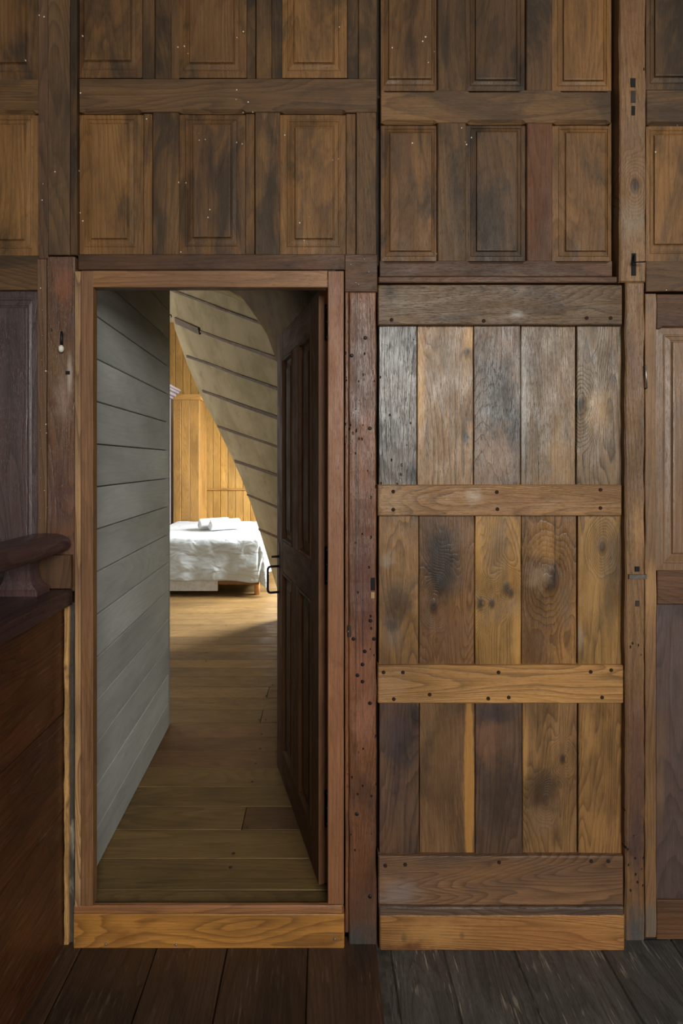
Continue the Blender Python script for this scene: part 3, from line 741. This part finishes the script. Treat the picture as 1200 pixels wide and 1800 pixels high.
# ------------------------------------------------------------------ grey boarded partition
GP = wood('grey_painted_board', (188, 190, 184), (172, 174, 168), 'y', stain=(166, 168, 162), stain_amt=.3, rings=7, ring_amt=.22, pores=.12, rough=.55, var=.04, fiber=.08, bump=.3)
gdark = plain('groove_grey', (70, 73, 70), .8)
pA, pB = Vector((-.793, .104)), Vector((-.826, 1.083))
ga = math.atan2(pB.y - pA.y, pB.x - pA.x)
part = empty('wall_partition', (pA.x, pA.y, FZ), 'grey painted partition of horizontal boards lining the passage', 'wall', kind='structure', rotz=ga - math.pi / 2)
PLn = (pB - pA).length
zs = [FZ] + [z for z in (1.494 + .151 * k for k in range(-9, 14)) if z > FZ + .02]
for a, b in zip(zs, zs[1:]):
    link('plank', board_mesh(b - a - .004, PLn, .018, 'wy', ch=.0025, jit=.0004, seg=4), (-.009, PLn / 2, (a + b) / 2 - FZ), part, GP, local=True)
bx = plain_box('backing_board', None, (-.05, 0, 0), (-.0175, PLn, zs[-1] - FZ), gdark)
bx.parent = part
link('end_trim', board_mesh(.02, zs[-1] - FZ, .06, 'z', ch=.002, jit=0), (-.014, PLn + .012, (zs[-1] - FZ) / 2), part, plain('grey_trim', (158, 162, 158), .5, 0, 20, .04, .05), local=True)

# ------------------------------------------------------------------ bedroom shell
PLA = plain('plaster_offwhite', (214, 204, 186), .8, 0, 6, .05, .1)
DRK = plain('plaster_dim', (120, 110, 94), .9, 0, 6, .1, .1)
YB = 5.75
YC = 5.235
wb = plain_box('wall_back', None, (-3.4, YB + .02, 0), (1.2, YB + .1, 4.3), PLA, kind='structure')
tag(wb, 'honey pine boarded back wall of the bedroom', 'wall')
o = plain_box('wall_left', None, (-3.5, .1, 0), (-3.4, YB + .1, 4.3), PLA, kind='structure')
o = plain_box('wall_divider', None, (-3.4, .98, 0), (-.90, 1.05, 4.3), DRK, kind='structure')
o = plain_box('ceiling', None, (-3.5, .1, 4.3), (1.3, YB + .1, 4.4), PLA, kind='structure')
M['pine'] = wood('pine_board', (184, 143, 74), (150, 110, 52), stain=(140, 100, 48), stain_amt=.35, rings=9, ring_amt=.5, pores=.15, rough=.5, var=.08, fiber=.2, bump=.2)
M['pine_d'] = wood('pine_board_brown', (170, 128, 66), (132, 94, 45), stain=(116, 80, 40), stain_amt=.4, rings=9, ring_amt=.5, pores=.15, rough=.5, var=.08, fiber=.2, bump=.2)
M['pine_x'] = wood('pine_rail', (186, 140, 72), (142, 100, 46), 'x', stain=(136, 94, 46), stain_amt=.3, rings=9, rough=.5)
def bz(py, y=YB): return W(0, py, y).z
xx = W(282, 0, YB).x - .11 * 8
k = 0
while xx < .9:
    if xx < W(366, 0, YB).x - .05 or True:
        z0, z1 = (bz(700), bz(567)) if xx + .11 < W(350, 0, YC).x else (bz(859), bz(567))
        link('plank', board_mesh(.104, z1 - z0, .02, 'z', ch=.003, jit=.0006), (xx + .055, YB + .008, (z0 + z1) / 2), wb, M['pine'])
    if xx + .11 > W(350, 0, YC).x:
        z0, z1 = .147, bz(861)
        link('plank', board_mesh(.104, z1 - z0, .03, 'z', ch=.003, jit=.0006), (xx + .06, YB - .015, (z0 + z1) / 2), wb, M['pine'])
    xx += .11
link('ledge', board_mesh(.03, 2.6, .06, 'x', ch=.004), (W(364, 0, YB).x + 1.3, YB - .02, bz(860)), wb, M['pine_x'])
# box cupboard built against the back wall
YC = 5.235
cx1 = W(350, 0, YC).x
cup = empty('plank_cupboard', (cx1 - .17, YC, FZ), 'tall honey pine plank cupboard in front of the back wall', 'cupboard')
zt = W(0, 703, YC).z
jx = [W(q, 0, YC).x for q in (304, 318, 333.5, 350)]
for a, b in zip(jx, jx[1:]):
    link('plank', board_mesh(b - a - .004, zt - FZ, .022, 'z', ch=.003, jit=.001), ((a + b) / 2, YC + .011, (zt + FZ) / 2), cup, M['pine_d'])
plain_box('side_panel', cup, (cx1 - .02, YC + .024, FZ), (cx1, YB - .06, zt), M['pine_d'], ch=.002)
plain_box('top_board', cup, (jx[0], YC - .03, zt), (cx1 + .03, YB - .06, zt + .075), M['pine_x'], ch=.006)
# small iron scroll on the pale wall above the boards
sc = []
for i in range(22):
    t = i / 21 * 4.6
    r = .02 + .012 * t
    sc.append(Vector((W(299, 0, YB).x + r * math.cos(t), YB - .01, W(0, 558, YB).z + r * math.sin(t))))
o = link('iron_scroll', tube_mesh(sc, .008, 6), (0, 0, 0), None, iron, True)
tag(o, 'small dark scroll ornament on the pale wall above the pine boards', 'ornament')

# ------------------------------------------------------------------ wardrobe, mostly behind the partition
wx1 = -2.04
lav = plain('lavender_grey_paint', (138, 131, 134), .6, 0, 60, .14, .2)
wd = empty('wardrobe', (wx1 - .4, 4.9, FZ), 'grey painted wardrobe with moulded cornice beside the pine boards', 'wardrobe')
WT = 2.44
plain_box('body', wd, (wx1 - .9, 4.55, FZ), (wx1, 5.17, WT), lav, ch=.004)
for i, (a, z0, z1) in enumerate(((.03, WT, WT + .03), (.07, WT + .03, WT + .07), (.11, WT + .07, WT + .10), (.13, WT + .10, WT + .13))):
    plain_box('cornice', wd, (wx1 - .9 - a, 4.55 - a, z0), (wx1 + a, 5.17 + min(a, .02), z1), lav, ch=.008)
plain_box('side_inset', wd, (wx1 - .002, 4.62, FZ + .2), (wx1 + .004, 5.12, WT - .3), plain('wardrobe_inset', (70, 58, 56), .4), ch=.002)
plain_box('foot', wd, (wx1 - .9, 4.55, FZ), (wx1 + .01, 5.18, FZ + .1), lav, ch=.004)

# ------------------------------------------------------------------ bed, bedspread, towels
linen = NT('linen_white')
wv = linen.noise(linen.vmath('MULTIPLY', linen.obj(), (1, 1, 1)), 260, 2)
linen.put(linen.b.inputs['Base Color'], linen.rgb((172, 179, 181)))
linen.b.inputs['Roughness'].default_value = .85
linen.b.inputs['Sheen Weight'].default_value = .2
wr1 = linen.noise(linen.vmath('MULTIPLY', linen.obj(), (1, 1, 1.6)), 7.0, 1.6, .5, .7)
wr2 = linen.math('ADD', linen.math('MULTIPLY', wr1, 1.0), linen.math('MULTIPLY', wv, .02))
linen.put(linen.b.inputs['Normal'], linen.bump(wr2, .5, .06))
BX1, BY0, BTZ = -.615, 3.735, .775
BX0, BY1 = -1.95, 5.19
bed = empty('bed', ((BX0 + BX1) / 2, (BY0 + BY1) / 2, FZ), 'double bed on wooden legs in front of the pine wall', 'bed')
plain_box('mattress', bed, (BX0, BY0 + .02, .46), (BX1 - .02, BY1, BTZ - .012), plain('mattress_white', (205, 205, 202), .85), ch=.05)
plain_box('base', bed, (BX0, BY0 + .06, .26), (BX1 - .06, BY1, .462), plain('bed_base_wood', (120, 84, 48), .6), ch=.006)
plain_box('valance', bed, (BX0, BY0 + .045, .195), (-1.12, BY0 + .075, .40), plain('valance_white', (196, 196, 192), .85), ch=.006)
for (lx, ly) in ((BX1 - .085, BY0 + .10), (BX0 + .1, BY0 + .10), (BX1 - .085, BY1 - .1), (BX0 + .1, BY1 - .1)):
    link('leg', tube_mesh([(0, 0, 0), (0, 0, .27)], .032, 12), (lx, ly, FZ), bed, plain('leg_pine%d' % int(lx * 100), (196, 140, 80), .5), True)
NU, NV = 130, 110
HANG = .50
verts, faces = [], []
SU, SV = (BX1 - BX0) - .06, (BY1 - BY0) - .06
for j in range(NV + 1):
    v = j / NV * (SV + HANG)
    for i in range(NU + 1):
        u = i / NU * (SU + HANG)
        du_, dv_ = max(0, u - SU), max(0, v - SV)
        x, y = BX0 + min(u, SU), BY1 - min(v, SV)
        z = BTZ
        q = Vector((u, v, 0))
        if du_ > 0 or dv_ > 0:
            r = max(du_, dv_) if min(du_, dv_) == 0 else min((du_ ** 2.4 + dv_ ** 2.4) ** (1 / 2.4), HANG * 1.16)
            cx, cy = du_ / max(1e-6, du_ + dv_), dv_ / max(1e-6, du_ + dv_)
            rr = .075
            if r < rr * 1.57:
                th_ = r / rr; outw, drop = rr * math.sin(th_), rr * (1 - math.cos(th_))
            else:
                outw, drop = rr, rr + (r - rr * 1.57)
            corner = min(du_, dv_) / HANG
            outw += .15 * corner * min(1, r / .3)
            wav = .028 * mnoise.noise(Vector((u * 5.2, v * 5.2, 1.3))) + .014 * math.sin((u * (1 if dv_ > 0 else 0) + v * (1 if du_ > 0 else 0)) * 17 + 3 * mnoise.noise(q * 3))
            wav += .012 * mnoise.noise(Vector(((u + v * .8) * 11, (v - u) * 3, 4.1)))
            wav *= min(1, drop / .2)
            x += (outw + wav) * cx
            y -= (outw + wav) * cy
            z -= drop
            z = max(z, FZ + .02)
            z += .02 * mnoise.noise(Vector((u * 2.1, v * 2.1, 7))) * min(1, drop / .3)
        else:
            edge = min(1, min(SU - u, SV - v) / .06)
            z += .008 * mnoise.noise(Vector((u * 6, v * 6, 3))) * edge + .004 * mnoise.noise(Vector(((u + v) * 16, (u - v) * 5, 3))) * edge + .006 * edge
        verts.append((x, y, z))
for j in range(NV):
    for i in range(NU):
        a = j * (NU + 1) + i
        faces.append((a, a + 1, a + NU + 2, a + NU + 1))
me = mesh('bedspread', verts, faces)
sp_ = link('bedspread', me, (0, 0, 0), None, linen.m, True)
sm = sp_.modifiers.new('thick', 'SOLIDIFY'); sm.thickness = .006; sm.offset = -1
tag(sp_, 'crumpled white bedspread draped over the bed', 'bedspread')

towm = plain('towel_terry', (214, 215, 217), .95, 0, 260, .05, .6)
def towel_mesh(L=.36, R=.070, t=.011, turns=3.3):
    n = 78; outer, inner = [], []
    for i in range(n + 1):
        a = i / n * turns * 2 * math.pi
        r = .012 + (R - .012) * i / n
        sq = lambda rr: (rr * math.cos(a) * 1.04, rr * math.sin(a) * .96)
        outer.append(sq(r)); inner.append(sq(max(.003, r - t)))
    prof = outer + inner[::-1]
    m = len(prof); v, f = [], []
    secs = [(-L / 2, .93), (-L / 2 + .008, .985), (-L / 2 + .03, 1), (0, 1.02), (L / 2 - .03, 1), (L / 2 - .008, .985), (L / 2, .93)]
    for yy, s in secs:
        v += [(a * s, yy + .003 * math.sin(k * .9), b * s) for k, (a, b) in enumerate(prof)]
    for i in range(len(secs) - 1):
        for k in range(m): f.append((i * m + k, i * m + (k + 1) % m, (i + 1) * m + (k + 1) % m, (i + 1) * m + k))
    for base in (0, (len(secs) - 1) * m):
        for k in range(n): f.append((base + k, base + k + 1, base + 2 * n - k, base + 2 * n + 1 - k))
    return mesh('towel', v, f)
tm = towel_mesh()
tz = BTZ + .006 + .068
def place_towel(px, py, dep, rz, lab):
    o = link('rolled_towel', tm, (0, 0, 0), None, towm, True)
    p = Vector(((px - PX) * dep / F, dep - D, tz))
    o.location = p + Vector((-math.sin(rz) * .18, math.cos(rz) * .18, 0))
    o.rotation_euler = (0, 0, rz)
    tag(o, lab, 'towel', 'rolled towels on the bed')
place_towel(369, 926, 5.82, -math.radians(58), 'white rolled towel lying in front on the bed')
place_towel(350, 925, 5.915, -math.radians(58), 'white rolled towel lying behind the other one on the bed')

# ------------------------------------------------------------------ sloping canvas-covered wall right of the bed
P0 = Vector((-.27, 2.97, FZ)); P1 = Vector((.80, 1.203, FZ)); P2 = Vector((-1.28, 2.57, 3.03))
NRM = (P1 - P0).cross(P2 - P0).normalized()
CAN = NT('canvas_wall')
cn = CAN.noise(CAN.obj(), 3.2, 5, .6, .4); cf = CAN.noise(CAN.obj(), 150, 2, .5)
cc = CAN.mix(CAN.rng(cn, .38, .68), CAN.rgb((172, 158, 126)), CAN.rgb((146, 134, 98)))
cc = CAN.mix(CAN.math('MULTIPLY', CAN.rng(CAN.noise(CAN.obj(), 7, 4, .6), .56, .72), .35), cc, CAN.rgb((110, 94, 66)))
cc = CAN.mix(.25, cc, CAN.rng(cf, .3, .7, .6, 1.1, False), 'MULTIPLY')
CAN.put(CAN.b.inputs['Base Color'], cc); CAN.b.inputs['Roughness'].default_value = .85
CAN.put(CAN.b.inputs['Normal'], CAN.bump(cf, .15, .002))
slope = empty('wall_sloped', P0, 'sloping beige canvas-covered wall with dark battens beside the bed', 'wall', kind='structure')
epx = [(290, 470), (296, 510), (311, 580), (333, 640), (354, 690), (383, 745), (409, 800), (428, 842), (445, 888), (458, 930), (470, 970), (483, 1010), (492, 1040), (503, 1070), (513, 1088)]
edge = [ray_plane(a, b, P0, NRM) for a, b in epx]
edge[-1] = P0.copy()
rowsv = []
cols = 10
up_dir = (P2 - P0).normalized()
for e in edge:
    t = (e.z - FZ) / 3.0
    far = P1 + up_dir * ((e.z - FZ) / up_dir.z)
    row = []
    for k in range(cols + 1):
        s = k / cols
        p = e.lerp(far, s)
        p = p + NRM * (.012 * mnoise.noise(p * 1.7))
        row.append(p)
    rowsv.append(row)
top_row = [p + up_dir * 1.3 for p in rowsv[0]]
rowsv = [top_row] + rowsv
nv = cols + 1
vv = [p - P0 for r in rowsv for p in r]
ff_ = [(i * nv + k, i * nv + k + 1, (i + 1) * nv + k + 1, (i + 1) * nv + k) for i in range(len(rowsv) - 1) for k in range(cols)]
me = mesh('canvas', vv, ff_)
cv = link('canvas', me, P0, slope, CAN.m, True)
sm = cv.modifiers.new('thick', 'SOLIDIFY'); sm.thickness = .03; sm.offset = 0
nface = NRM if NRM.dot(Vector((0, -D, CZ)) - P0) > 0 else -NRM
M['batten'] = wood('batten_brown', (100, 81, 64), (74, 59, 47), 'x', stain=(70, 56, 48), stain_amt=.4, rings=8, rough=.7)
def batten(a, b, wa, wb):
    p, q = ray_plane(a[0], a[1], P0, NRM), ray_plane(b[0], b[1], P0, NRM)
    q = q + (q - p) * .35
    d = (q - p).normalized(); s = d.cross(nface).normalized()
    ka, kb = (p.y + D) / F, (q.y + D) / F
    n = 8; vs_, fs_ = [], []
    for i in range(n + 1):
        t = i / n
        c = p.lerp(q, t); w = (wa * ka * (1 - t) + wb * kb * t) / 2
        w *= 1 + .12 * mnoise.noise(c * 9)
        lift = nface * (.019 + .012 * mnoise.noise(c * 1.7) * (1 if nface.dot(NRM) > 0 else -1))
        for sg, up in ((-1, -.01), (-1, .004), (1, .004), (1, -.01)):
            vs_.append(c + s * w * sg + lift + nface * up - p)
    for i in range(n):
        for k in range(4): fs_.append((i * 4 + k, i * 4 + (k + 1) % 4, i * 4 + 4 + (k + 1) % 4, i * 4 + 4 + k))
    fs_ += [(0, 1, 2, 3), (n * 4, n * 4 + 1, n * 4 + 2, n * 4 + 3)]
    link('batten', mesh('batten', vs_, fs_), p, slope, M['batten'])
for a in (((300, 507), (443, 560), 4, 4), ((355, 581.5), (487, 628), 3.5, 9), ((333, 625), (487, 680), 4, 5.5), ((360, 686), (487, 731), 4, 8.5),
          ((386, 748), (485, 782), 4, 4.5), ((416, 809), (485, 832), 5, 6), ((438, 868), (485, 887), 3, 4), ((458, 929), (483, 939), 4, 5)):
    batten(*a)
def short_batten(a, b, w):
    p, q = ray_plane(a[0], a[1], P0, NRM), ray_plane(b[0], b[1], P0, NRM)
    d = (q - p).normalized(); s = d.cross(nface).normalized(); k = w * (p.y + D) / F / 2
    vs_ = [c + s * sg * k + nface * up - p for c in (p, q) for sg, up in ((-1, 0), (-1, .03), (1, .03), (1, 0))]
    fs_ = [(k_, (k_ + 1) % 4, 4 + (k_ + 1) % 4, 4 + k_) for k_ in range(4)] + [(0, 1, 2, 3), (4, 5, 6, 7)]
    link('batten', mesh('batten', vs_, fs_), p, slope, M['batten'])
short_batten((313, 562), (355, 581), 11)

# olive cove and dark soffit over the door leaf
cove_px = [(270, 430), (325, 480), (367, 504), (415, 519), (443, 535), (467, 570), (487, 604), (506, 660), (525, 740)]
R0 = [ray_plane(a, b, P0, NRM) + nface * .022 for a, b in cove_px]
R1 = [p + nface * .09 + Vector((.05, -.085, .01 + .01 * i)) for i, p in enumerate(R0)]
R2 = [W(a, b, .40) for a, b in ((300, 330), (380, 370), (440, 410), (500, 430), (545, 460), (580, 520), (600, 580), (605, 660), (610, 740))]
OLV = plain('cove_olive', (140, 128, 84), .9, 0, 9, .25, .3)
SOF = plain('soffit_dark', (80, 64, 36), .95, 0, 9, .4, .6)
def loft(name, rows, mat, parent, lab=None, sub=1):
    n = len(rows[0])
    v = [p for r in rows for p in r]
    f = [(i * n + k, i * n + k + 1, (i + 1) * n + k + 1, (i + 1) * n + k) for i in range(len(rows) - 1) for k in range(n - 1)]
    o = link(name, mesh(name, v, f), (0, 0, 0), parent, mat, True)
    s = o.modifiers.new('thick', 'SOLIDIFY'); s.thickness = .02; s.offset = 0
    return o
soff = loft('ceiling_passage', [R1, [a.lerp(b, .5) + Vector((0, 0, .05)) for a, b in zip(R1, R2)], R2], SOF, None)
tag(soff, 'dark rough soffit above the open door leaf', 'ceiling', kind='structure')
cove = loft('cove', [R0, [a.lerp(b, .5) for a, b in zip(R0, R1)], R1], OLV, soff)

# closing walls that the doorway hides
plain_box('wall_passage', None, (.44, .10, 0), (.50, 1.70, 3.2), DRK, kind='structure')
plain_box('wall_leak_block', None, (1.1, .10, 0), (1.2, 3.2, 4.3), DRK, kind='structure')  # unseen wall added to stop light leaking through the hinge gap
wr = plain_box('wall_right', None, (1.1, 3.2, 0), (1.2, YB + .02, .8), PLA, kind='structure')
plain_box('wall_right_upper', None, (1.1, 3.2, 2.7), (1.2, YB + .02, 4.3), PLA, kind='structure')
win = empty('window_1', (1.12, 4.55, .8), 'bedroom window in the right wall lighting the bed', 'window', kind='structure')
for y0, y1, z0, z1 in ((3.6, 3.68, .8, 2.7), (5.42, 5.5, .8, 2.7), (3.6, 5.5, .8, .88), (3.6, 5.5, 2.62, 2.7)):
    plain_box('window_frame', win, (1.09, y0, z0), (1.15, y1, z1), plain('window_paint', (200, 196, 188), .5), ch=.004)
